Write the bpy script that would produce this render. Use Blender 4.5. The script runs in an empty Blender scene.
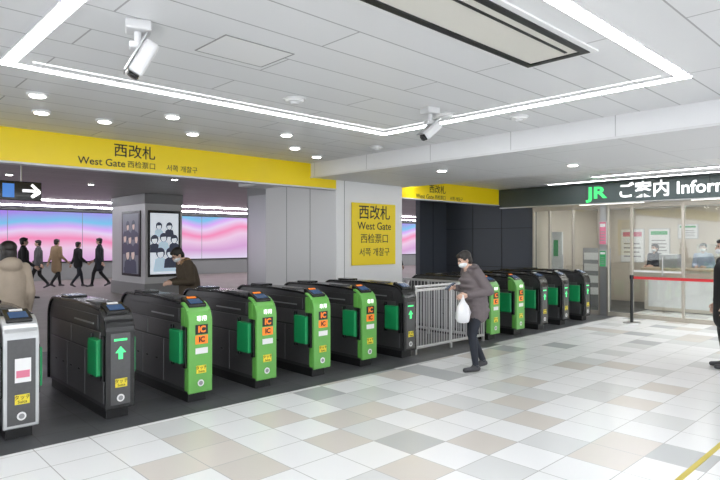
import bpy, bmesh, math, random
from mathutils import Vector, Matrix, Euler
from mathutils.bvhtree import BVHTree
random.seed(4)
S=bpy.context.scene
try:
    S.view_settings.view_transform='Standard'
except Exception: pass

# ---------------------------------------------------------------- materials
M={}
def mat(name,col,rough=.5,metal=0,emit=None,es=1.0,spec=.5,noise=0,nscale=8,coat=0):
    if name in M: return M[name]
    m=bpy.data.materials.new(name); m.use_nodes=True
    nt=m.node_tree; p=nt.nodes['Principled BSDF']
    p.inputs['Base Color'].default_value=(*col,1)
    p.inputs['Roughness'].default_value=rough
    p.inputs['Metallic'].default_value=metal
    p.inputs['Specular IOR Level'].default_value=spec
    p.inputs['Coat Weight'].default_value=coat
    if emit:
        p.inputs['Emission Color'].default_value=(*emit,1)
        p.inputs['Emission Strength'].default_value=es
    if noise:
        tc=nt.nodes.new('ShaderNodeTexCoord'); n=nt.nodes.new('ShaderNodeTexNoise')
        n.inputs['Scale'].default_value=nscale; n.inputs['Detail'].default_value=4
        mx=nt.nodes.new('ShaderNodeMix'); mx.data_type='RGBA'
        mx.inputs[6].default_value=(*[c*(1-noise) for c in col],1)
        mx.inputs[7].default_value=(*[min(1,c*(1+noise)) for c in col],1)
        nt.links.new(tc.outputs['Object'],n.inputs['Vector'])
        nt.links.new(n.outputs['Fac'],mx.inputs[0])
        nt.links.new(mx.outputs[2],p.inputs['Base Color'])
    M[name]=m; return m

def tile_floor(name,size,stops,grout,rough,spec=.5,ms=.004):
    m=bpy.data.materials.new(name); m.use_nodes=True; nt=m.node_tree; L=nt.links
    p=nt.nodes['Principled BSDF']
    tc=nt.nodes.new('ShaderNodeTexCoord')
    vs=nt.nodes.new('ShaderNodeVectorMath'); vs.operation='SCALE'; vs.inputs['Scale'].default_value=1/size
    fl=nt.nodes.new('ShaderNodeVectorMath'); fl.operation='FLOOR'
    wn=nt.nodes.new('ShaderNodeTexWhiteNoise'); wn.noise_dimensions='2D'
    cr=nt.nodes.new('ShaderNodeValToRGB'); cr.color_ramp.interpolation='CONSTANT'
    els=cr.color_ramp.elements
    els[0].position=0; els[0].color=(*stops[0][1],1)
    els[1].position=stops[1][0]; els[1].color=(*stops[1][1],1)
    for pos,c in stops[2:]:
        e=els.new(pos); e.color=(*c,1)
    br=nt.nodes.new('ShaderNodeTexBrick'); br.offset=0; br.squash=1
    br.inputs['Scale'].default_value=1; br.inputs['Mortar Size'].default_value=ms
    br.inputs['Brick Width'].default_value=size; br.inputs['Row Height'].default_value=size
    mx=nt.nodes.new('ShaderNodeMix'); mx.data_type='RGBA'; mx.inputs[7].default_value=(*grout,1)
    ns=nt.nodes.new('ShaderNodeTexNoise'); ns.inputs['Scale'].default_value=3; ns.inputs['Detail'].default_value=6
    mr=nt.nodes.new('ShaderNodeMapRange'); mr.inputs['To Min'].default_value=rough*.8; mr.inputs['To Max'].default_value=rough*1.3
    L.new(tc.outputs['Object'],vs.inputs[0]); L.new(vs.outputs[0],fl.inputs[0]); L.new(fl.outputs[0],wn.inputs['Vector'])
    L.new(wn.outputs['Value'],cr.inputs['Fac']); L.new(tc.outputs['Object'],br.inputs['Vector'])
    L.new(br.outputs['Fac'],mx.inputs[0]); L.new(cr.outputs['Color'],mx.inputs[6]); L.new(mx.outputs[2],p.inputs['Base Color'])
    L.new(tc.outputs['Object'],ns.inputs['Vector']); L.new(ns.outputs['Fac'],mr.inputs['Value']); L.new(mr.outputs[0],p.inputs['Roughness'])
    p.inputs['Specular IOR Level'].default_value=spec
    M[name]=m; return m

def plank(name,c1,c2,mort,w,h,ms=.006,rough=.45,rot=0):
    m=bpy.data.materials.new(name); m.use_nodes=True; nt=m.node_tree; L=nt.links
    p=nt.nodes['Principled BSDF']; p.inputs['Roughness'].default_value=rough
    tc=nt.nodes.new('ShaderNodeTexCoord'); mp=nt.nodes.new('ShaderNodeMapping')
    mp.inputs['Rotation'].default_value=rot if rot else (0,0,0)
    br=nt.nodes.new('ShaderNodeTexBrick'); br.offset=.5
    br.inputs['Scale'].default_value=1; br.inputs['Mortar Size'].default_value=ms
    br.inputs['Brick Width'].default_value=w; br.inputs['Row Height'].default_value=h
    br.inputs['Color1'].default_value=(*c1,1); br.inputs['Color2'].default_value=(*c2,1); br.inputs['Mortar'].default_value=(*mort,1)
    L.new(tc.outputs['Object'],mp.inputs[0]); L.new(mp.outputs[0],br.inputs['Vector']); L.new(br.outputs['Color'],p.inputs['Base Color'])
    M[name]=m; return m

def screen_mat(name):
    m=bpy.data.materials.new(name); m.use_nodes=True; nt=m.node_tree; L=nt.links
    p=nt.nodes['Principled BSDF']; p.inputs['Base Color'].default_value=(.02,.02,.02,1)
    tc=nt.nodes.new('ShaderNodeTexCoord'); sp=nt.nodes.new('ShaderNodeSeparateXYZ')
    n=nt.nodes.new('ShaderNodeTexNoise'); n.inputs['Scale'].default_value=.32; n.inputs['Detail'].default_value=1
    mp=nt.nodes.new('ShaderNodeMapping'); mp.inputs['Scale'].default_value=(.7,1,.6)
    a=nt.nodes.new('ShaderNodeMath'); a.operation='MULTIPLY_ADD'; a.inputs[1].default_value=1.0
    b=nt.nodes.new('ShaderNodeMath'); b.operation='MULTIPLY'; b.inputs[1].default_value=.42
    cr=nt.nodes.new('ShaderNodeValToRGB'); e=cr.color_ramp.elements
    e[0].position=.40; e[0].color=(.70,.62,.80,1); e[1].position=1.0; e[1].color=(.35,.2,.75,1)
    for pos,c in ((.50,(.62,.32,.62,1)),(.62,(.80,.55,.75,1)),(.70,(.85,.22,.45,1)),(.78,(.75,.6,.85,1)),(.82,(.65,.35,.85,1)),(.88,(.15,.50,.78,1))):
        x=e.new(pos); x.color=c
    L.new(tc.outputs['Object'],mp.inputs[0]); L.new(mp.outputs[0],n.inputs['Vector']); L.new(tc.outputs['Object'],sp.inputs[0])
    L.new(sp.outputs['Z'],b.inputs[0]); L.new(n.outputs['Fac'],a.inputs[0]); L.new(b.outputs[0],a.inputs[2])
    md=nt.nodes.new('ShaderNodeMath'); md.operation='MULTIPLY'; md.inputs[1].default_value=.56
    L.new(a.outputs[0],md.inputs[0]); L.new(md.outputs[0],cr.inputs['Fac'])
    L.new(cr.outputs['Color'],p.inputs['Emission Color']); p.inputs['Emission Strength'].default_value=1.0
    M[name]=m; return m

def glass_mat():
    m=bpy.data.materials.new('glass'); m.use_nodes=True; nt=m.node_tree; nt.nodes.clear()
    o=nt.nodes.new('ShaderNodeOutputMaterial'); t=nt.nodes.new('ShaderNodeBsdfTransparent'); g=nt.nodes.new('ShaderNodeBsdfGlossy')
    t.inputs[0].default_value=(.93,.95,.94,1); g.inputs['Roughness'].default_value=.03
    mx=nt.nodes.new('ShaderNodeMixShader'); mx.inputs[0].default_value=.08
    nt.links.new(t.outputs[0],mx.inputs[1]); nt.links.new(g.outputs[0],mx.inputs[2]); nt.links.new(mx.outputs[0],o.inputs[0])
    M['glass']=m
glass_mat()
tile_floor('floor_tiles',.42,[(0,(.86,.865,.87)),(.34,(.70,.71,.71)),(.46,(.66,.62,.575)),(.54,(.85,.855,.86)),(.74,(.50,.515,.52)),(.83,(.70,.655,.61)),(.89,(.88,.885,.89))],(.48,.48,.47),.2)
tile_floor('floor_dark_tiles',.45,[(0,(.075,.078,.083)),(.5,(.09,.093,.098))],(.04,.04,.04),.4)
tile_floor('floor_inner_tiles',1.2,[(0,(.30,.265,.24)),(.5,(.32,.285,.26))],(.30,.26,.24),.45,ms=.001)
plank('ceiling_planks',(.73,.735,.745),(.76,.765,.775),(.38,.38,.39),2.4,.36,.006)
plank('beam_panels',(.73,.735,.75),(.76,.765,.78),(.45,.45,.46),1.8,1.2,.005)
plank('ceiling_right_planks',(.78,.78,.785),(.80,.80,.805),(.45,.45,.45),2.4,.3)
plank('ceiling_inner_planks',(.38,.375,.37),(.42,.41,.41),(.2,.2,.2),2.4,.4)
screen_mat('screen_picture')
mat('strip_emit',(1,1,1),emit=(.97,.985,1),es=22)
mat('strip_thin',(1,1,1),emit=(.98,.99,1),es=.9)
mat('down_emit',(1,1,1),emit=(1,.96,.9),es=20)
mat('panel_emit',(1,1,1),emit=(1,.97,.93),es=11)
mat('poster_lit_blue',(.5,.62,.72),.4,emit=(.55,.72,.85),es=.45)
mat('poster_lit_white',(.8,.84,.88),.4,emit=(.85,.92,1),es=.5)
mat('poster_night',(.04,.045,.07),.4,emit=(.05,.06,.1),es=.4)
mat('poster_grey',(.18,.19,.22),.4,emit=(.2,.22,.26),es=.3)
mat('poster_skin',(.7,.55,.48),.5,emit=(.8,.65,.58),es=.3)
mat('white_paint',(.78,.78,.78),.4)
mat('white_trim',(.66,.66,.67),.4)
mat('pillar_white',(.82,.82,.825),.3)
mat('pillar_seam',(.3,.3,.3),.5)
mat('grey_paint',(.30,.30,.31),.5)
mat('navy_wall',(.065,.075,.095),.35)
mat('yellow_sign',(.84,.63,.005),.35,emit=(.9,.7,.0),es=.06)
mat('black',(.012,.012,.013),.35)
mat('text_black',(.015,.015,.015),.6)
mat('text_white',(.8,.8,.8),.5,emit=(1,1,1),es=1.3)
mat('text_green',(.05,.5,.12),.5,emit=(.05,.85,.22),es=.8)
mat('green_print',(.05,.40,.14),.5)
mat('pink_print',(.7,.2,.3),.5)
mat('sign_dark',(.06,.08,.08),.4)
mat('gate_dark',(.10,.10,.103),.3,metal=.6,noise=.12,nscale=30)
mat('gate_panel',(.20,.20,.205),.3,metal=.75,noise=.1,nscale=60)
mat('gate_black',(.008,.008,.009),.2,coat=.2)
mat('gate_lime',(.13,.41,.075),.3,coat=.2)
mat('gate_green',(.01,.31,.10),.35)
mat('gate_silver',(.5,.51,.52),.28,metal=.7)
mat('reader',(.03,.06,.12),.2,emit=(.1,.3,.8),es=.10)
mat('seam',(.01,.01,.01),.6)
mat('orange',(.9,.22,.02),.4,emit=(1,.25,.02),es=.25)
mat('sticker_yellow',(.85,.7,.05),.4)
mat('tape_yellow',(.62,.50,.08),.5)
mat('sticker_white',(.8,.8,.8),.4)
mat('led_green',(.05,.7,.2),.4,emit=(.1,1,.3),es=.8)
mat('led_blue',(.05,.2,.6),.3,emit=(.1,.35,1),es=.4)
mat('steel',(.55,.55,.55),.3,metal=.9)
mat('red',(.65,.03,.04),.5)
mat('beige_wall',(.64,.58,.50),.5)
mat('frame_beige',(.50,.46,.40),.35,metal=.4)
mat('wood_counter',(.45,.36,.26),.4)
mat('skin',(.66,.43,.33),.5)
mat('hair',(.018,.014,.012),.45,noise=.4,nscale=60)
mat('eye',(.01,.01,.01),.2)
mat('lip',(.45,.18,.16),.5)
mat('mask',(.80,.82,.84),.7)
mat('bag_white',(.82,.82,.84),.35)
mat('cloth_mauve',(.15,.125,.13),.7,noise=.2,nscale=14)
mat('cloth_navy',(.02,.024,.035),.8,noise=.2,nscale=14)
mat('cloth_black',(.012,.012,.014),.8,noise=.2,nscale=14)
mat('cloth_beige',(.46,.38,.30),.85,noise=.1,nscale=14)
mat('cloth_tan',(.36,.25,.15),.85,noise=.1,nscale=14)
mat('cloth_olive',(.075,.055,.035),.85,noise=.2,nscale=14)
mat('fur_trim',(.30,.18,.09),.95,noise=.5,nscale=80)
mat('cloth_grey',(.11,.11,.12),.85)
mat('cloth_blue',(.35,.42,.55),.8)
mat('shoe',(.05,.05,.055),.5)
mat('ac_cream',(.70,.68,.62),.5)

# ---------------------------------------------------------------- builder
class B:
    def __init__(s): s.v=[];s.f=[];s.m=[];s.sm=[];s.mats=[]
    def mi(s,n):
        if n not in s.mats: s.mats.append(n)
        return s.mats.index(n)
    def add(s,vs,fs,m,smooth=False):
        o=len(s.v); k=s.mi(m); s.v+=[tuple(v) for v in vs]
        for f in fs: s.f.append([i+o for i in f]); s.m.append(k); s.sm.append(smooth)
    def addbm(s,bm,m,smooth=False,mx=None):
        if mx is not None: bm.transform(mx)
        bm.verts.index_update()
        s.add([v.co[:] for v in bm.verts],[[v.index for v in f.verts] for f in bm.faces],m,smooth); bm.free()
    def box(s,x0,x1,y0,y1,z0,z1,m,bev=0,mx=None,seg=2):
        bm=bmesh.new(); bmesh.ops.create_cube(bm,size=1)
        for v in bm.verts: v.co=Vector(((x0+x1)/2+v.co.x*(x1-x0),(y0+y1)/2+v.co.y*(y1-y0),(z0+z1)/2+v.co.z*(z1-z0)))
        if bev: bmesh.ops.bevel(bm,geom=bm.edges[:],offset=bev,segments=seg,profile=.5,affect='EDGES')
        s.addbm(bm,m,False,mx)
    def cyl(s,p0,p1,r0,m,r1=None,n=16,caps=True):
        r1=r0 if r1 is None else r1
        p0=Vector(p0);p1=Vector(p1);d=(p1-p0);q=d.to_track_quat('Z','Y').to_matrix()
        vs=[];fs=[]
        for p,r in((p0,r0),(p1,r1)):
            for i in range(n):
                a=2*math.pi*i/n; vs.append(p+q@Vector((math.cos(a)*r,math.sin(a)*r,0)))
        for i in range(n): fs.append([i,(i+1)%n,n+(i+1)%n,n+i])
        s.add(vs,fs,m,True)
        if caps:
            s.add(vs[:n],[list(range(n))[::-1]],m); s.add(vs[n:],[list(range(n))],m)
    def disc(s,mx,cx,cy,rx,ry,m,n=20,z=0):
        s.add([mx@Vector((cx+rx*math.cos(2*math.pi*i/n),cy+ry*math.sin(2*math.pi*i/n),z)) for i in range(n)],[list(range(n))],m)
    def prism(s,prof,x0,x1,m,bev=0):
        bm=bmesh.new(); a=[bm.verts.new((x0,y,z)) for y,z in prof]; b=[bm.verts.new((x1,y,z)) for y,z in prof]
        n=len(prof); bm.faces.new(a[::-1]) ; bm.faces.new(b)
        for i in range(n): bm.faces.new([a[i],a[(i+1)%n],b[(i+1)%n],b[i]])
        bmesh.ops.recalc_face_normals(bm,faces=bm.faces[:])
        s.addbm(bm,m)
    def strip(s,path,x0,x1,t,m,smooth=False):
        n=len(path); out=[]
        for i in range(n):
            a=path[max(0,i-1)]; b=path[min(n-1,i+1)]
            d=Vector((b[0]-a[0],b[1]-a[1])).normalized(); nn=Vector((-d.y,d.x))
            out.append((path[i][0]+nn.x*t,path[i][1]+nn.y*t))
        bm=bmesh.new(); r=[]
        for i in range(n):
            r.append([bm.verts.new((x0,*path[i])),bm.verts.new((x1,*path[i])),bm.verts.new((x1,*out[i])),bm.verts.new((x0,*out[i]))])
        for i in range(n-1):
            for k in range(4): bm.faces.new([r[i][k],r[i][(k+1)%4],r[i+1][(k+1)%4],r[i+1][k]])
        bm.faces.new(r[0]); bm.faces.new(r[-1][::-1])
        bmesh.ops.recalc_face_normals(bm,faces=bm.faces[:])
        es=[e for e in bm.edges if len(e.link_faces)==2 and e.calc_face_angle(0)>1.0]
        bmesh.ops.bevel(bm,geom=es,offset=min(.01,t*.4),segments=2,profile=.5,affect='EDGES')
        s.addbm(bm,m)
    def text(s,body,size,mx,m,align='CENTER',bold=0,sx=1):
        c=bpy.data.curves.new('t','FONT'); c.body=body; c.size=size; c.align_x=align; c.align_y='CENTER'; c.extrude=.001; c.offset=bold; c.resolution_u=3
        o=bpy.data.objects.new('t',c); S.collection.objects.link(o); bpy.context.view_layer.update()
        me=bpy.data.meshes.new_from_object(o.evaluated_get(bpy.context.evaluated_depsgraph_get()))
        k=Matrix.Scale(sx,4,(1,0,0))
        s.add([mx@(k@v.co) for v in me.vertices],[list(p.vertices) for p in me.polygons],m)
        bpy.data.objects.remove(o); bpy.data.meshes.remove(me)
    def mesh(s,name):
        me=bpy.data.meshes.new(name); me.from_pydata(s.v,[],s.f)
        for n in s.mats: me.materials.append(M[n])
        me.polygons.foreach_set('material_index',s.m); me.polygons.foreach_set('use_smooth',s.sm); me.update(); return me
    def obj(s,name,loc=(0,0,0),rz=0,parent=None):
        o=bpy.data.objects.new(name,s.mesh(name)); S.collection.objects.link(o); o.location=loc; o.rotation_euler=(0,0,rz)
        if parent: o.parent=parent
        return o
def inst(name,me,loc,rz=0):
    o=bpy.data.objects.new(name,me); S.collection.objects.link(o); o.location=loc; o.rotation_euler=(0,0,rz); return o
def mY(x,y,z):
    return Matrix(((1,0,0,x),(0,0,-1,y),(0,1,0,z),(0,0,0,1)))
def mX(x,y,z):
    return Matrix(((0,0,-1,x),(-1,0,0,y),(0,1,0,z),(0,0,0,1)))

# ---------------------------------------------------------------- shell
b=B(); b.box(-6,17,-6,5.1,-.1,0,'floor_tiles'); b.box(8.0,17,5.1,5.25,-.1,0,'floor_tiles'); b.obj('floor')
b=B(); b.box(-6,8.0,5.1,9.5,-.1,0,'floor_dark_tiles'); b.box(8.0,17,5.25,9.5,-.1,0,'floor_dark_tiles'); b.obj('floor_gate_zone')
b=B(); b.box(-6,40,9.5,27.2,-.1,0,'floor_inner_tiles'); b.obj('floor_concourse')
b=B(); b.box(-6,5.85,-6,7.3,2.93,3.1,'ceiling_planks'); b.obj('ceiling')
b=B(); b.box(5.85,8.2,-6,9.5,2.7,3.2,'beam_panels'); b.box(5.835,5.85,-6,7.3,2.69,2.715,'white_trim'); b.obj('ceiling_beam')
b=B(); b.box(8.2,17,-6,10,3.0,3.2,'ceiling_right_planks'); b.obj('ceiling_right')
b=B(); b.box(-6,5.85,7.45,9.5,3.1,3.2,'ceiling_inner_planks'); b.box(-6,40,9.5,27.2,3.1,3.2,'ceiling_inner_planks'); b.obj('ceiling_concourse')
b=B(); b.box(-6,40,27,27.2,0,3.1,'grey_paint'); b.obj('wall_north')
b=B(); b.box(-6,40,26.93,26.995,.75,3.0,'black',.01); b.box(-5.9,39.9,26.92,26.93,.8,2.95,'screen_picture')
for i in range(1,16): b.box(-5.9+i*2.9,-5.88+i*2.9,26.915,26.92,.8,2.95,'poster_grey')
b.obj('video_wall_screen')
b=B(); b.box(12.9,13.05,7.3,10,0,3.0,'navy_wall')
for z in (1.0,2.0): b.box(12.893,12.9,7.3,10,z,z+.01,'seam')
for y in (8.2,9.1): b.box(12.893,12.9,y,y+.01,0,3,'seam')
b.obj('wall_east')
b=B(); b.box(11.75,17,10,10.15,0,3.0,'navy_wall'); b.box(12.3,12.31,9.993,10,0,3,'seam'); b.obj('wall_gate_end')

# ---------------------------------------------------------------- ceiling lights
def light_frame(X0,X1,Y0,Y1,sides='NSEW',thin=True):
    b=B(); w=.075; z0,z1=2.914,2.932; h=w/2
    if 'N' in sides: b.box(X0-h,X1+h,Y1-h,Y1+h,z0,z1,'strip_emit')
    if 'S' in sides: b.box(X0-h,X1+h,Y0-h,Y0+h,z0,z1,'strip_emit')
    if 'W' in sides: b.box(X0-h,X0+h,Y0+h,Y1-h,z0,z1,'strip_emit')
    if 'E' in sides: b.box(X1-h,X1+h,Y0+h,Y1-h,z0,z1,'strip_emit')
    a,c=h,h+.014
    for (k0,k1) in ((a,c),(-c,-a)):
        x0,x1,y0,y1=X0-k1,X1+k1,Y0-k1,Y1+k1
        b.box(X0-c,X1+c,Y1+k0,Y1+k1,2.919,2.932,'white_trim'); b.box(X0-c,X1+c,Y0+k0,Y0+k1,2.919,2.932,'white_trim')
        b.box(X0+k0,X0+k1,Y0+c,Y1-c,2.919,2.932,'white_trim'); b.box(X1+k0,X1+k1,Y0+c,Y1-c,2.919,2.932,'white_trim')
    if thin:
        g=.13; t=.012
        b.box(X0+g,X1-g,Y1-g-t,Y1-g,2.924,z1,'strip_thin'); b.box(X1-g-t,X1-g,Y0+g,Y1-g-t,2.924,z1,'strip_thin')
    b.obj('ceiling_light_frame')
light_frame(.985,4.84,1.46,4.67)
light_frame(-4.6,-.63,1.46,4.67,thin=False)
b=B(); z0,z1=2.908,2.932
b.box(-4,4.8,-2.2,-2.1,z0,z1,'strip_emit'); b.box(-4,4.8,-5,-4.9,z0,z1,'strip_emit'); b.obj('ceiling_fill_strip')  # unseen strips behind the camera, added to brighten floor and ceiling
for x,y0_,y1_ in ((11.5,-5,5.2),(12.3,-5,6.6),(10.1,-5,4.0),(9.3,5.6,9.0)):
    b=B(); b.box(x-.05,x+.05,y0_,y1_,2.975,3.0,'strip_emit'); b.box(x-.08,x-.05,y0_,y1_,2.97,3.0,'white_trim'); b.box(x+.05,x+.08,y0_,y1_,2.97,3.0,'white_trim'); b.obj('ceiling_fill_strip')
b=B()
for y,xa,xb in ((21.5,2,36),(25,2,36),(12.5,10,16)):
    b.box(xa,xb,y-.05,y+.05,3.06,3.1,'strip_emit')
b.obj('concourse_strip_light')
bd=B(); bd.cyl((0,0,-.02),(0,0,.0),.085,'white_paint',n=24); bd.cyl((0,0,-.026),(0,0,-.02),.06,'down_emit',n=24)
dme=bd.mesh('downlight')
for x in (1.39,2.62,4.04): inst('downlight',dme,(x,5.5,2.93))
for x in (.6,1.6,2.2,3.2,4.69): inst('downlight',dme,(x,6.2,2.93))
inst('downlight',dme,(5.4,6.6,2.93))
for p in ((6.6,5.2),(7.4,3.6)): inst('downlight',dme,(*p,2.7))
for p in ((2,11),(4,11),(6,12.5),(3,14),(5,15)): inst('downlight',dme,(*p,3.1))
bs=B(); bs.cyl((0,0,-.012),(0,0,0),.1,'white_trim',n=28); bs.cyl((0,0,-.03),(0,0,-.012),.075,'white_paint',r1=.085,n=28); bs.cyl((0,0,-.05),(0,0,-.03),.03,'white_trim',r1=.05,n=20)
sme=bs.mesh('smoke_detector')
for p in ((4.55,3.55,2.93),(5.2,3.1,2.93),(3.1,4.1,2.93),(5.45,5.4,2.93)): inst('smoke_detector',sme,p)
b=B()
hx0,hx1,hy0,hy1=1.83,2.36,3.12,3.52
for a in ((hx0,hx1,hy0,hy0+.008),(hx0,hx1,hy1-.008,hy1),(hx0,hx0+.008,hy0,hy1),(hx1-.008,hx1,hy0,hy1)): b.box(*a,2.926,2.931,'pillar_seam')
b.box(hx0+.01,hx1-.01,hy0+.01,hy1-.01,2.927,2.931,'white_paint'); b.obj('ceiling_access_hatch')
b=B(); x0,x1,y0,y1=.9,3.74,1.70,2.16
for a in ((x0,x1,y0,y0+.05),(x0,x1,y1-.05,y1),(x0,x0+.05,y0+.05,y1-.05),(x1-.05,x1,y0+.05,y1-.05)): b.box(*a,2.912,2.93,'black')
b.box(x0+.05,x1-.05,y0+.05,y1-.05,2.92,2.93,'ac_cream')
b.box(x0-.04,x1+.04,y0-.04,y0,2.918,2.93,'white_paint'); b.box(x0-.04,x1+.04,y1,y1+.04,2.918,2.93,'white_paint'); b.box(x1,x1+.04,y0,y1,2.918,2.93,'white_paint')
b.box(x0+.1,x1-.1,y0+.11,y0+.13,2.915,2.921,'black'); b.obj('ceiling_air_diffuser')
def cctv(loc,rz,tilt):
    b=B()
    b.box(-.07,.07,-.07,.07,-.06,0,'white_trim',.01); b.cyl((0,0,-.14),(0,0,-.06),.022,'white_trim')
    b.box(-.035,.035,-.05,.05,-.16,-.12,'white_trim',.01)
    mx=Matrix.Translation((0,.0,-.17))@Matrix.Rotation(tilt,4,'X')
    b.box(-.045,.045,-.09,.13,-.085,.0,'white_trim',.018,mx)
    b.box(-.055,.055,-.11,.15,0.0,.012,'gate_silver',.004,mx)
    b.box(-.036,.036,.128,.136,-.075,-.012,'gate_black',.003,mx)
    bm=bmesh.new(); bmesh.ops.create_cone(bm,cap_ends=True,segments=18,radius1=.03,radius2=.026,depth=.02); bm.transform(mx@Matrix.Translation((0,.14,-.042))@Matrix.Rotation(math.pi/2,4,'X')); b.addbm(bm,'black',True)
    b.obj('ceiling_security_camera',loc,rz)
cctv((1.36,3.30,2.93),math.radians(70),math.radians(-62))
cctv((4.25,3.49,2.93),math.radians(75),math.radians(-40))

# ---------------------------------------------------------------- signs
def banner(x0,x1,y,z0,z1,xt,zt,sc):
    b=B(); b.box(x0,x1,y,y+.14,z0+.02,z1,'yellow_sign',.004); b.box(x0,x1,y-.012,y+.15,z0,z0+.022,'white_trim')
    b.text('西改札',.165*sc,mY(xt,y-.003,zt+.085*sc),'text_black',bold=.0012)
    b.text('West Gate',.115*sc,mY(xt-.11*sc,y-.003,zt-.06*sc),'text_black',align='RIGHT',bold=.0008)
    b.text('西检票口',.085*sc,mY(xt+.08*sc,y-.003,zt-.06*sc),'text_black',align='CENTER')
    b.text('서쪽 개찰구',.085*sc,mY(xt+.38*sc,y-.003,zt-.06*sc),'text_black',align='LEFT')
    return b
banner(-3,6.4,7.3,2.53,2.95,2.97,2.70,1.1).obj('station_banner_sign')
banner(8.2,12.76,8.2,2.58,3.0,10.25,2.73,1.2).obj('station_banner_sign')
b=B(); b.box(6.4,8.06,7.3,9.4,0,2.7,'pillar_white',.008)
for y in (8.0,8.7): b.box(6.396,6.401,y,y+.012,0,2.7,'pillar_seam')
for x in (6.58,): b.box(x,x+.01,7.296,7.301,0,2.7,'pillar_seam')
b.box(6.39,8.07,7.29,9.41,0,.12,'grey_paint')
b.obj('wall_pillar')
b=B(); b.box(6.55,7.6,9.4,10.3,0,3.1,'grey_paint',.005); b.box(6.52,6.55,9.5,10.2,.2,2.6,'gate_silver'); b.obj('wall_pillar_annex')
b=B(); b.box(6.74,7.84,7.265,7.292,1.24,2.34,'yellow_sign',.006)
cx=7.29
b.text('西改札',.27,mY(cx,7.262,2.16),'text_black',bold=.002); b.text('West Gate',.19,mY(cx,7.262,1.93),'text_black',bold=.001)
b.text('西检票口',.18,mY(cx,7.262,1.70),'text_black'); b.text('서쪽 개찰구',.16,mY(cx,7.262,1.46),'text_black')
b.obj('gate_name_sign')
b=B(); b.box(1.2,2.46,9.5,9.6,2.26,2.54,'gate_black',.008)
for x in (1.5,2.2): b.cyl((x,9.55,2.54),(x,9.55,3.1),.012,'steel',n=8)
b.text('→',.3,mY(2.32,9.497,2.4),'text_white',bold=.008); b.box(1.95,2.1,9.495,9.5,2.3,2.5,'led_blue'); b.text('Lockers',.1,mY(1.66,9.497,2.4),'text_white')
b.obj('hanging_direction_sign')
b=B(); b.box(12.78,12.9,-4,8.18,2.53,2.98,'sign_dark',.005); b.box(12.76,12.9,-4,8.18,2.505,2.53,'steel')
for y in (1.2,3.4,5.9,): b.box(12.777,12.781,y,y+.01,2.53,2.98,'seam')
b.text('JR',.36,mX(12.775,5.66,2.75),'text_green',bold=.012,sx=1.35); b.text('ご案内 Information',.36,mX(12.775,5.2,2.75),'text_white',align='LEFT',bold=.005)
b.obj('information_office_sign')

# ---------------------------------------------------------------- office
b=B(); b.box(16.5,16.65,-4,7.3,0,3.0,'beige_wall'); b.obj('wall_office_back')
b=B(); b.box(13.05,16.5,7.3,7.42,0,3.0,'beige_wall'); b.obj('wall_office_side')
b=B(); b.box(12.95,16.5,-4,7.3,2.56,2.62,'white_paint')
for x in (13.7,15.1):
    for y in (-2.5,0,2.5,5): b.box(x,x+.3,y,y+1.5,2.545,2.56,'panel_emit')
b.obj('ceiling_office')
b=B()
ys=[7.28,6.86,6.27,5.64,5.46,4.94,3.92,2.6,1.3,0,-1.3,-2.6]
for i,y in enumerate(ys): b.box(12.86,12.94,y-.025,y+.025,0,2.5,'frame_beige',.004)
b.box(12.87,12.93,-2.6,7.28,2.40,2.5,'frame_beige'); b.box(12.87,12.93,-2.6,7.28,0,.09,'frame_beige')
b.box(12.86,12.94,5.46,5.64,0,2.5,'gate_silver',.004)
for a,c in zip(ys[:-1],ys[1:]):
    if abs(a-5.64)<.01: continue
    b.box(12.895,12.905,c+.025,a-.025,.09,2.4,'glass')
for y in (6.5,4.3): b.cyl((12.84,y,.95),(12.84,y,1.35),.014,'steel',n=10)
b.box(12.885,12.893,3.95,4.9,1.0,1.04,'sticker_white')
b.obj('window_office_front')
b=B(); b.box(14.6,15.2,1.5,5.3,.02,.98,'beige_wall',.01); b.box(14.5,15.3,1.45,5.35,.98,1.03,'wood_counter',.008); b.box(14.58,14.6,1.6,5.2,.1,.8,'pillar_white')
b.box(14.7,15.05,2.2,2.6,1.03,1.4,'black',.01); b.box(14.75,14.76,3.0,4.2,1.05,1.6,'glass'); b.box(14.7,15.0,4.6,5.0,1.03,1.36,'gate_silver',.01)
b.obj('service_counter')
def flat_poster(name,x,y,z,w,h,m,band,frame='steel'):
    b=B(); b.box(x-.02,x,y-w/2-.02,y+w/2+.02,z-.02,z+h+.02,frame,.004); b.box(x-.024,x-.02,y-w/2,y+w/2,z,z+h,m)
    b.box(x-.026,x-.024,y-w*.42,y+w*.42,z+h*.78,z+h*.92,band)
    for k in range(4): b.box(x-.026,x-.024,y-w*.38+(.06*w*(k%2)),y+w*.38,z+h*(.15+.13*k),z+h*(.19+.13*k),'grey_paint')
    b.obj(name)
flat_poster('wall_poster',12.855,5.55,1.6,.14,.5,'pink_print','sticker_white')
flat_poster('wall_poster',12.855,5.55,1.1,.13,.35,'green_print','sticker_white')
flat_poster('wall_poster',16.5,6.3,1.1,.6,.9,'sticker_white','pink_print'); flat_poster('wall_poster',16.5,5.6,1.3,.5,.7,'sticker_white','green_print'); flat_poster('wall_poster',16.5,3.5,1.6,1.0,.5,'sticker_white','led_blue'); flat_poster('wall_poster',16.5,4.9,1.75,.45,.35,'sticker_white','green_print')
b=B(); b.box(13.3,13.36,6.75,7.05,.1,1.9,'white_paint',.01); b.box(13.29,13.3,6.78,7.02,1.2,1.8,'sticker_white'); b.box(13.285,13.29,6.85,6.97,1.3,1.7,'green_print'); b.box(13.2,13.46,6.7,7.1,0,.1,'steel',.01); b.obj('notice_stand')
b=B(); b.box(14.3,14.6,6.1,6.7,0,1.5,'grey_paint',.01)
for z in (.5,.8,1.1,1.38): b.box(14.27,14.3,6.15,6.65,z-.18,z,'sticker_white')
b.obj('leaflet_rack')

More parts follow.
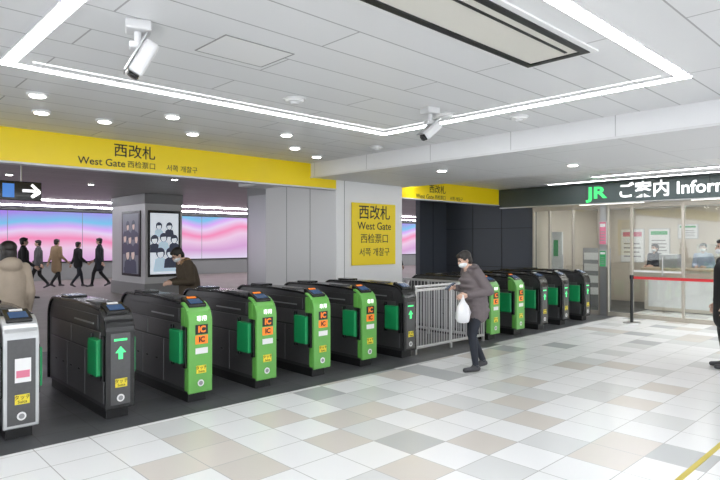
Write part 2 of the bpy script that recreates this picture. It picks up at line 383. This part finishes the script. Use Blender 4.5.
b=B()
def bpost(x,y):
    b.cyl((x,y,0),(x,y,.025),.16,'steel',n=28); b.cyl((x,y,.025),(x,y,.9),.03,'black',n=16); b.cyl((x,y,.9),(x,y,.98),.038,'gate_black',n=16)
bpost(12.0,4.6); bpost(12.15,2.5); bpost(12.2,.4)
for p,q in (((12.0,4.6),(12.15,2.5)),((12.15,2.5),(12.2,.4))):
    b.add([(p[0],p[1],.90),(q[0],q[1],.90),(q[0],q[1],.955),(p[0],p[1],.955)],[[0,1,2,3]],'red')
b.obj('belt_barrier')

# advertising pillar with group-portrait posters
b=B(); x0,x1,y0,y1=7.1,8.27,16.7,19.3
b.box(x0,x1,y0,y1,0,3.1,'white_trim',.01)
b.box(x0-.02,x1+.02,y0-.02,y1+.02,2.8,3.1,'grey_paint',.01); b.box(x0-.03,x1+.03,y0-.03,y1+.03,0,.4,'pillar_seam',.01)
def portrait_poster(mxf,w,h,bg,dk,md,sk,seed):
    r=random.Random(seed)
    mx=mxf
    b.add([mx@Vector(p) for p in ((-w/2,-h/2,.001),(w/2,-h/2,.001),(w/2,h/2,.001),(-w/2,h/2,.001))],[[0,1,2,3]],bg)
    k=0
    for row,(yy,n,s) in enumerate(((.28,2,.8),(.08,3,.95),(-.16,2,1.1))):
        for i in range(n):
            cx=(i-(n-1)/2)*w*.36+r.uniform(-.03,.03); cy=yy*h+r.uniform(-.04,.04); z=.002+.0012*k; k+=1; s2=s*w*.14
            bm_=[(-1.5,-3.2),(1.5,-3.2),(1.25,-1.3),(.4,-.8),(-.4,-.8),(-1.25,-1.3)]
            pts=[(max(-w/2,min(w/2,cx+px*s2)),max(-h/2,cy+py*s2)) for px,py in bm_]
            b.add([mx@Vector((px,py,z)) for px,py in pts],[list(range(6))],dk if (i+row)%2 else md)
            b.disc(mx,cx,cy+.15*s2,s2*1.02,s2*1.15,dk,z=z+.0003); b.disc(mx,cx,cy-.1*s2,s2*.68,s2*.85,sk,z=z+.0006)
            b.add([mx@Vector((cx+px*s2,cy+py*s2,z+.0009)) for px,py in ((-.75,.2),(.75,.35),(.7,.8),(0,1.0),(-.7,.8))],[[0,1,2,3,4]],dk)
    b.add([mx@Vector(p) for p in ((-w*.4,-h*.46,.014),(w*.4,-h*.46,.014),(w*.4,-h*.40,.014),(-w*.4,-h*.40,.014))],[[0,1,2,3]],md)
b.box(x0+.08,x1-.08,y0-.035,y0,.6,2.6,'black',.006)
portrait_poster(mY((x0+x1)/2,y0-.036,1.6),.89,1.84,'poster_lit_white','poster_night','poster_lit_blue','poster_lit_white',3)
b.box(x0-.035,x0,y0+.3,y0+1.7,.6,2.6,'black',.006)
portrait_poster(mX(x0-.036,y0+1.0,1.6),1.2,1.84,'poster_grey','poster_night','poster_night','poster_skin',5)
b.obj('poster_pillar')

# ---------------------------------------------------------------- gates
def arc(cx,cz,r,a0,a1,n):
    return [(cx+r*math.cos(math.radians(a0+(a1-a0)*i/n)),cz+r*math.sin(math.radians(a0+(a1-a0)*i/n))) for i in range(n+1)]
def gate_mesh(kind):
    b=B(); Lg=1.85
    front={'lime':'gate_lime','black':'gate_black','silver':'gate_silver'}[kind]
    fr=[(.03,.10),(.03,.5),(.03,.80)]+arc(.21,.82,.18,180,98,8)
    top=[fr[-1],(.35,1.012),(.9,1.03),(1.35,1.02)]
    bk=[top[-1]]+arc(Lg-.27,.80,.22,80,0,8)+[(Lg-.05,.5),(Lg-.05,.10)]
    core=fr+top[1:]+bk[1:]
    b.prism([(y,z) for y,z in core],-.112,.112,'gate_dark',0)
    b.strip(fr,-.135,.135,.03,front); b.strip(top,-.135,.135,.03,'gate_black'); b.strip(bk,-.135,.135,.03,'gate_black')
    b.box(-.10,.10,.08,Lg-.08,0,.10,'black')
    for s in (-1,1):
        def bx(a,c,y0,y1,z0,z1,m,bev=0): b.box(min(s*a,s*c),max(s*a,s*c),y0,y1,z0,z1,m,bev)
        bx(.112,.120,.10,.60,.14,.60,'gate_panel',.003); bx(.112,.120,.61,1.15,.14,.60,'gate_panel',.003); bx(.112,.120,1.16,Lg-.12,.14,.60,'gate_panel',.003)
        bx(.112,.126,.18,1.0,.62,.80,'gate_panel',.004); bx(.112,.126,1.01,Lg-.16,.62,.80,'gate_panel',.004)
        bx(.112,.124,.24,Lg-.30,.82,.955,'gate_dark',.004)
        bx(.124,.128,.35,.9,.86,.875,'gate_silver')
        for y in (.75,1.0,1.25,1.5): bx(.120,.123,y,y+.05,.36,.375,'seam')
        bx(.112,.150,.04,.10,.36,.78,'gate_black',.006)
        bx(.118,.185,.10,.34,.40,.74,'gate_green',.012)
        bx(.112,.150,.34,.38,.36,.78,'gate_black',.006)
        if kind=='lime':
            bx(.112,.130,.03,.10,.12,.95,'gate_lime',.006); bx(.112,.130,.10,.18,.78,.97,'gate_lime',.006)
    mx=Matrix.Translation((0,.16,1.005))@Matrix.Rotation(math.radians(22),4,'X')
    b.box(-.10,.10,-.10,.10,-.01,.035,'gate_black',.01,mx); b.box(-.07,.07,-.07,.03,.034,.04,'reader',0,mx); b.box(-.05,.05,.05,.08,.034,.041,'orange' if kind=='lime' else 'sticker_white',0,mx)
    b.box(-.07,.07,.45,.75,1.04,1.062,'gate_dark',.006); b.box(-.045,.045,.52,.53,1.06,1.064,'seam')
    b.box(-.10,.10,1.2,1.45,1.045,1.075,'gate_black',.01)
    f=0.0
    if kind=='lime':
        b.box(-.06,.08,f-.004,f+.0,.70,.80,'black',.001); b.text('IC',.09,mY(.01,f-.006,.75),'orange',bold=.004)
        b.box(-.06,.08,f-.003,f,.60,.69,'orange',.001); b.text('IC',.075,mY(.01,f-.005,.645),'text_black',bold=.003)
        b.text('専用',.06,mY(.01,f-.003,.86),'text_white')
        b.box(-.06,.08,f-.003,f,.50,.56,'sticker_white',.001)
    elif kind=='black':
        b.add([(0,f-.004,.68),(-.05,f-.004,.62),(-.02,f-.004,.62),(-.02,f-.004,.56),(.02,f-.004,.56),(.02,f-.004,.62),(.05,f-.004,.62)],[[0,1,2,3,4,5,6]],'led_green')
        b.box(-.06,.06,f-.003,f,.73,.75,'led_green')
        b.box(-.09,.09,f-.002,f,.14,.80,'gate_dark',.001)
    else:
        b.box(-.105,.105,f-.002,f,.13,.84,'gate_dark',.001)
        b.box(-.05,.07,f-.004,f-.002,.48,.68,'sticker_white'); b.box(-.04,.06,f-.005,f-.004,.52,.58,'pink_print')
    b.box(-.05,.06,f-.005,f-.001,.30,.38,'sticker_yellow'); b.text('タッチ',.042,mY(.005,f-.007,.355),'text_black'); b.text('Suica',.035,mY(.005,f-.007,.32),'text_black')
    b.cyl((0,f-.006,.2),(0,f-.001,.2),.035,'sticker_white',n=20); b.cyl((0,f-.007,.2),(0,f-.006,.2),.022,'grey_paint',n=16)
    return b.mesh('ticket_gate_'+kind)
GM={k:gate_mesh(k) for k in ('lime','black','silver')}
for i,k in enumerate(['silver','black','lime','lime','lime','lime','black']):
    inst('ticket_gate',GM[k],(1.25+.815*i,5.4,0))
inst('ticket_gate',GM['black'],(.435,5.4,0)); inst('ticket_gate',GM['black'],(-.38,5.4,0))
for x,k in ((8.3,'lime'),(9.1,'lime'),(9.95,'black'),(10.8,'black'),(11.75,'black')): inst('ticket_gate',GM[k],(x,5.4,0))

b=B(); fy=5.5
for x in (6.36,7.2,8.08): b.box(x-.02,x+.02,fy-.02,fy+.02,0,.98,'steel',.004)
for z in (.08,.92): b.box(6.36,8.08,fy-.015,fy+.015,z,z+.04,'steel',.004)
x=6.42
while x<8.04:
    b.cyl((x,fy,.1),(x,fy,.93),.008,'steel',n=8); x+=.062
b.cyl((6.33,fy,.99),(8.11,fy,.99),.022,'steel',n=12)
b.obj('steel_railing')
b=B()
for y in (5.75,6.6,7.2): b.box(7.98,8.02,y-.02,y+.02,0,.98,'steel',.004)
for z in (.08,.94): b.box(7.985,8.015,5.75,7.2,z,z+.04,'steel',.004)
y=5.82
while y<7.18:
    b.cyl((8.0,y,.1),(8.0,y,.95),.008,'steel',n=8); y+=.08
b.obj('steel_railing')
b=B(); b.box(2,12.5,1.33,1.37,0,.003,'tape_yellow'); b.obj('floor_guide_tape')

# ---------------------------------------------------------------- people
def ring_part(p0,p1,e0,e1,side=Vector((1,0,0)),n=16):
    p0=Vector(p0);p1=Vector(p1); ax=(p1-p0)
    if ax.length<1e-5: ax=Vector((0,0,1e-4))
    ax.normalize(); sd=Vector(side)
    if abs(sd.dot(ax))>.95: sd=Vector((0,1,0))
    sd=(sd-ax*sd.dot(ax)).normalized(); dp=ax.cross(sd)
    st=[]
    for i in range(5):
        a=math.pi/2*(1-i/5); st.append((p0-ax*min(e0)*math.sin(a),e0[0]*math.cos(a),e0[1]*math.cos(a)))
    for i in range(5):
        t=i/4; st.append((p0.lerp(p1,t),e0[0]+(e1[0]-e0[0])*t,e0[1]+(e1[1]-e0[1])*t))
    for i in range(1,6):
        a=math.pi/2*(i/5); st.append((p1+ax*min(e1)*math.sin(a),e1[0]*math.cos(a),e1[1]*math.cos(a)))
    vs=[];fs=[]
    for c,a,bb in st:
        a=max(a,1e-4);bb=max(bb,1e-4)
        for k in range(n):
            t=2*math.pi*k/n; vs.append(c+sd*a*math.cos(t)+dp*bb*math.sin(t))
    for i in range(len(st)-1):
        for k in range(n): fs.append([i*n+k,i*n+(k+1)%n,(i+1)*n+(k+1)%n,(i+1)*n+k])
    fs.append(list(range(n))[::-1]); fs.append([(len(st)-1)*n+k for k in range(n)])
    return vs,fs
def cap(p0,p1,r0,r1,m): return (*ring_part(p0,p1,(r0,r0),(r1,r1)),m)
def ecap(p0,p1,e0,e1,m): return (*ring_part(p0,p1,e0,e1),m)
def ell(c,r,m,mx=None):
    bm=bmesh.new(); bmesh.ops.create_uvsphere(bm,u_segments=20,v_segments=14,radius=1)
    for v in bm.verts: v.co=Vector((c[0]+v.co.x*r[0],c[1]+v.co.y*r[1],c[2]+v.co.z*r[2]))
    if mx is not None: bm.transform(mx)
    bm.verts.index_update(); r_=([v.co.copy() for v in bm.verts],[[v.index for v in f.verts] for f in bm.faces],m); bm.free(); return r_
def fuse(name,parts,voxel,parent,smooth=3,scale=1):
    vs=[];fs=[];bv=[];mats=[]
    for v,f,m in parts:
        v=[Vector(p)*scale for p in v]
        o=len(vs); vs+=v; fs+=[[i+o for i in q] for q in f]; bv.append(BVHTree.FromPolygons(v,f))
        if m not in mats: mats.append(m)
    me=bpy.data.meshes.new(name); me.from_pydata([tuple(v) for v in vs],[],fs)
    bm=bmesh.new(); bm.from_mesh(me)
    bmesh.ops.recalc_face_normals(bm,faces=bm.faces[:]); bm.to_mesh(me); bm.free()
    o=bpy.data.objects.new(name,me); S.collection.objects.link(o)
    r=o.modifiers.new('r','REMESH'); r.mode='VOXEL'; r.voxel_size=voxel
    if smooth:
        sm=o.modifiers.new('s','SMOOTH'); sm.factor=.5; sm.iterations=smooth
    bpy.context.view_layer.update()
    m2=bpy.data.meshes.new_from_object(o.evaluated_get(bpy.context.evaluated_depsgraph_get()))
    bpy.data.objects.remove(o)
    for m in mats: m2.materials.append(M[m])
    for p in m2.polygons:
        c=p.center; best=1e9;bi=0
        for k,t in enumerate(bv):
            h=t.find_nearest(c,best)
            if h[0] is not None and h[3]<best: best=h[3]; bi=k
        p.material_index=mats.index(parts[bi][2]); p.use_smooth=True
    o=bpy.data.objects.new(name,m2); S.collection.objects.link(o); o.parent=parent
    return o
def head_parts(c,pitch,yaw,mask=True,hair='short',roll=0):
    mx=Matrix.Translation(c)@Matrix.Rotation(yaw,4,'Z')@Matrix.Rotation(pitch,4,'X')@Matrix.Rotation(roll,4,'Y')
    P=[ell((0,-.012,.03),(.073,.09,.08),'skin',mx),ell((0,.018,-.028),(.058,.066,.08),'skin',mx),ell((0,.088,-.018),(.010,.016,.02),'skin',mx),
       ell((-.077,-.005,-.012),(.010,.018,.028),'skin',mx),ell((.077,-.005,-.012),(.010,.018,.028),'skin',mx),
       ell((-.027,.076,.006),(.012,.009,.006),'eye',mx),ell((.027,.076,.006),(.012,.009,.006),'eye',mx),
       ell((-.027,.08,.024),(.016,.006,.004),'hair',mx),ell((.027,.08,.024),(.016,.006,.004),'hair',mx),
       ell((0,-.03,-.09),(.05,.05,.06),'skin',mx)]
    if mask: P.append(ell((0,.035,-.05),(.063,.066,.045),'mask',mx))
    else: P.append(ell((0,.078,-.062),(.022,.009,.006),'lip',mx))
    P+=[ell((0,-.022,.045),(.084,.094,.078),'hair',mx),ell((0,-.052,-.01),(.077,.055,.085),'hair',mx),
        ell((0,.052,.072),(.058,.034,.03),'hair',mx),ell((-.068,.0,.03),(.018,.04,.035),'hair',mx),ell((.068,.0,.03),(.018,.04,.035),'hair',mx)]
    if hair=='long': P+=[ell((-.066,-.02,-.05),(.022,.045,.08),'hair',mx),ell((.066,-.02,-.05),(.022,.045,.08),'hair',mx),ell((0,-.06,-.08),(.072,.045,.09),'hair',mx)]
    return P
def hand_parts(w,d,n,s,curl=.5):
    w=Vector(w);d=Vector(d).normalized();n=Vector(n);n=(n-d*n.dot(d)).normalized();s=Vector(s);s=(s-d*s.dot(d)-n*s.dot(n)).normalized()
    mx=Matrix(((s.x,d.x,n.x,w.x),(s.y,d.y,n.y,w.y),(s.z,d.z,n.z,w.z),(0,0,0,1)))
    P=[ell((0,.048,0),(.038,.05,.015),'skin',mx),cap(w-d*.03,w+d*.03,.024,.024,'skin')]
    for off,ln in ((.029,.070),(.0100,.078),(-.0095,.072),(-.028,.056)):
        p=w+s*off+d*.085; a=curl*.6
        for k,fr in enumerate((.45,.32,.23)):
            q=p+(d*math.cos(a)+n*math.sin(a))*ln*fr; P.append(cap(p,q,.0085-.0006*k,.0079-.0006*k,'skin')); p=q; a+=curl
    p=w+s*.026+d*.03; q=p+(d*.62+s*.62+n*.3).normalized()*.038; P.append(cap(p,q,.0125,.010,'skin')); P.append(cap(q,q+(d*.85+s*.1+n*.5).normalized()*.032,.0098,.0085,'skin'))
    return P

def person(name,loc,heading,H,J,coat,trousers,mask=True,hair='short',voxel=.012,hem=.80,puff=1.0,hood=None,shoe='shoe',extra=None,hands=True,head_pitch=0,head_yaw=0,curl=.5,extra_body=None):
    e=bpy.data.objects.new(name,None); e.empty_display_size=.3; S.collection.objects.link(e); e.location=loc; e.rotation_euler=(0,0,heading)
    sc=H/1.65; V=Vector; D=dict(
      pelvis=(0,0,.90),waist=(0,0,1.03),chest=(0,.0,1.24),neck=(0,.0,1.40),head=(0,.02,1.535),
      Lhip=(-.085,0,.86),Rhip=(.085,0,.86),Lknee=(-.09,.02,.47),Rknee=(.09,.02,.47),Lank=(-.09,-.02,.09),Rank=(.09,-.02,.09),
      Ltoe=(-.1,.14,.035),Rtoe=(.1,.14,.035),Lsh=(-.165,0,1.345),Rsh=(.165,0,1.345),Lel=(-.225,-.02,1.07),Rel=(.225,-.02,1.07),Lwr=(-.23,.05,.84),Rwr=(.23,.05,.84))
    D.update(J); D={k:V(v) for k,v in D.items()}
    P=[]
    for s in 'LR':
        P+=[cap(D[s+'hip'],D[s+'knee'],.088,.060,trousers),cap(D[s+'knee'],D[s+'ank'],.060,.043,trousers)]
        a=D[s+'ank']; t=D[s+'toe']; hd=V((a.x,a.y,max(.035,a.z-.045)))
        back=(a-t); back.z=0; back.normalize()
        heel=hd+back*.035
        P+=[cap(heel,t,.036,.032,shoe),cap(a-V((0,0,.01)),hd+(t-hd)*.35,.042,.036,shoe)]
        P+=[cap(D[s+'sh'],D[s+'el'],.062*puff,.050*puff,coat),cap(D[s+'el'],D[s+'wr'],.050*puff,.036*puff,coat)]
        P+=[cap(D['neck']+V((0,0,-.05)),D[s+'sh'],.055,.060*puff,coat)]
    pv=D['pelvis'];wa=D['waist'];ch=D['chest']
    P+=[ecap(pv,wa,(.155,.115),(.145*puff**.5,.108),trousers)]
    hemp=pv+(V((0,0,hem))-V((0,0,pv.z)))
    P+=[ecap(hemp,wa,(.175*puff**.7,.13*puff),(.160*puff,.125*puff),coat),ecap(wa,ch,(.160*puff,.125*puff),(.165*puff,.122*puff),coat),
        ecap(ch,D['neck']+V((0,-.01,-.07)),(.165*puff,.118*puff),(.12,.08),coat)]
    P+=[cap(D['neck']+V((0,0,-.06)),D['head']+V((0,-.02,-.06)),.052,.05,'skin')]
    P+=[ecap(D['neck']+V((0,-.01,-.02)),D['neck']+V((0,-.005,.005)),(.075,.07),(.068,.064),coat)]
    if hood:
        n=D['neck']; P+=[ell(tuple(n+V((0,-.075,-.01))),(.12,.075,.085),hood),ell(tuple(n+V((-.08,-.01,-.015))),(.05,.07,.05),hood),ell(tuple(n+V((.08,-.01,-.015))),(.05,.07,.05),hood)]
    if extra_body: P+=extra_body(D)
    fuse('body',P,voxel,e,4,sc)
    fuse('head',head_parts(D['head'],head_pitch,head_yaw,mask,hair),max(.0045,voxel*.4),e,1,sc)
    if hands:
        for s,sg in (('L',-1),('R',1)):
            el,wr=D[s+'el'],D[s+'wr']; d=(wr-el).normalized(); wr2=wr+d*.03
            horiz=abs(d.z)<.6
            n=V((-sg,0,0)) if not horiz else V((-sg*.5,0,-.3)); sd=V((0,1,0)) if not horiz else V((-sg*.4,0,1))
            fuse('hand_'+s.lower(),hand_parts(wr2,d,n,sd,curl),.0042 if voxel<.015 else .006,e,0,sc)
    if extra: extra(e,D,sc)
    return e

def lady_extra(e,D,sc):
    w=D['Lwr']; h=w+Vector((0.0,.095,-.01))
    b=B()
    rings=[(-.02,.012,.012),(-.07,.03,.03),(-.13,.075,.055),(-.22,.10,.075),(-.30,.095,.07),(-.345,.07,.05),(-.355,.02,.02)]
    n=20; vs=[];fs=[]
    for z,a,c in rings:
        for k in range(n):
            t=2*math.pi*k/n; wob=1+.09*math.sin(3*t+z*30)+.05*math.sin(7*t)
            vs.append((h.x+c*math.cos(t)*wob,h.y+a*math.sin(t)*wob,h.z+z))
    for i in range(len(rings)-1):
        for k in range(n): fs.append([i*n+k,i*n+(k+1)%n,(i+1)*n+(k+1)%n,(i+1)*n+k])
    b.add([tuple(Vector(v)*sc) for v in vs],fs,'bag_white',True)
    for s in (-.012,.012): b.cyl(Vector((h.x+s,h.y,h.z-.06))*sc,Vector((h.x+s,h.y,h.z+.012))*sc,.006*sc,'bag_white',n=8)
    b.obj('shopping_bag',parent=e)
    r=D['Rwr']+Vector((-.07,.11,.03)); b=B()
    mx=Matrix.Translation(r*sc)@Matrix.Rotation(math.radians(-35),4,'X'); b.box(-.037,.037,-.075,.075,-.005,.005,'black',.004,mx); b.box(-.033,.033,-.068,.068,.005,.006,'reader',0,mx); b.obj('phone',parent=e)
def lady_body(D):
    out=[]
    for z in (.82,.90,.98,1.06,1.14,1.22):
        t=(z-.82)/.42; y=.0+.08*t
        out.append(ell((0,y-.01,z),(.205-.01*t,.185-.015*t,.047),'cloth_mauve'))
    return out
person('walking_woman',(6.15,4.30,0),math.radians(60),1.57,dict(
  pelvis=(0,-.01,.89),waist=(0,.01,1.02),chest=(0,.05,1.21),neck=(0,.10,1.37),head=(0,.165,1.495),
  Lhip=(-.085,0,.86),Rhip=(.085,-.01,.86),Lknee=(-.09,.09,.48),Lank=(-.09,.04,.09),Ltoe=(-.1,.20,.035),
  Rknee=(.09,.02,.47),Rank=(.09,-.15,.12),Rtoe=(.09,-.02,.035),
  Lsh=(-.175,.06,1.32),Lel=(-.26,-.08,1.09),Lwr=(-.19,.17,1.04),Rsh=(.175,.06,1.32),Rel=(.25,.03,1.08),Rwr=(.11,.24,1.11)),
  'cloth_mauve','cloth_navy',mask=True,hair='short',voxel=.011,hem=.79,puff=1.25,extra=lady_extra,head_pitch=math.radians(-22),hood='cloth_mauve',extra_body=lady_body)
person('woman_in_beige_coat',(1.57,7.36,0),math.radians(10),1.66,dict(
  Lknee=(-.09,.10,.48),Lank=(-.09,.12,.09),Ltoe=(-.1,.28,.035),Rknee=(.09,.0,.47),Rank=(.09,-.18,.13),Rtoe=(.09,-.05,.035)),
  'cloth_beige','cloth_black',hair='long',hem=.62,puff=1.1,hood='cloth_beige')
person('man_in_parka',(4.38,8.55,0),math.radians(85),1.64,dict(
  waist=(0,.02,1.02),chest=(0,.07,1.20),neck=(0,.14,1.34),head=(0,.22,1.45),Lsh=(-.165,.10,1.30),Rsh=(.165,.10,1.30),
  Lel=(-.21,.08,1.04),Rel=(.21,.08,1.04),Lwr=(-.10,.30,1.02),Rwr=(.10,.30,1.02),
  Lknee=(-.09,.08,.48),Lank=(-.09,.05,.09),Ltoe=(-.1,.21,.035)),'cloth_olive','cloth_black',hem=.7,puff=1.3,hood='fur_trim',head_pitch=math.radians(-35))
person('man_in_black_coat',(8.62,2.11,0),math.radians(30),1.7,dict(),'cloth_black','cloth_black',hem=.62,puff=1.1)
person('office_clerk',(15.9,4.38,0),math.radians(90),1.62,dict(Lwr=(-.12,.22,1.06),Rwr=(.12,.22,1.06)),'cloth_blue','cloth_navy',hem=.85,voxel=.02)
person('office_clerk',(15.9,5.5,0),math.radians(70),1.6,dict(Lwr=(-.12,.22,1.06),Rwr=(.12,.22,1.06)),'cloth_navy','cloth_navy',hem=.85,voxel=.02)
stride=dict(Lknee=(-.09,.16,.48),Lank=(-.09,.22,.10),Ltoe=(-.1,.38,.035),Rknee=(.09,-.02,.47),Rank=(.09,-.28,.16),Rtoe=(.09,-.15,.04),Lwr=(-.23,-.12,.86),Rwr=(.23,.2,.9))
far=[((4.3,18.4),-95,'cloth_black','cloth_black',1.78,.7),((5.7,22.4),65,'cloth_grey','cloth_black',1.72,.75),((6.4,22.8),-65,'cloth_tan','cloth_black',1.76,.6),((6.95,22.2),-80,'cloth_black','cloth_navy',1.66,.8),((7.6,21.9),60,'cloth_navy','cloth_black',1.80,.65)]
for (x,y),h,c,t,H,hem in far:
    person('commuter',(x,y,0),math.radians(h),H,stride,c,t,voxel=.02,hem=hem,puff=1.08,mask=False,hands=True)
person('commuter',(14.2,13.2,0),math.radians(90),1.7,stride,'cloth_black','cloth_black',voxel=.02,hem=.7,mask=False)

# ---------------------------------------------------------------- world + camera
w=bpy.data.worlds.new('World'); S.world=w; w.use_nodes=True
bg=w.node_tree.nodes['Background']; bg.inputs[0].default_value=(.93,.965,1,1); bg.inputs[1].default_value=2.1
cam=bpy.data.cameras.new('camera'); co=bpy.data.objects.new('camera',cam); S.collection.objects.link(co)
cam.lens=28.6; cam.sensor_width=36; co.location=(0,0,1.65)
co.rotation_euler=(math.radians(90.2),0,-math.atan2(.690,.724)); S.camera=co
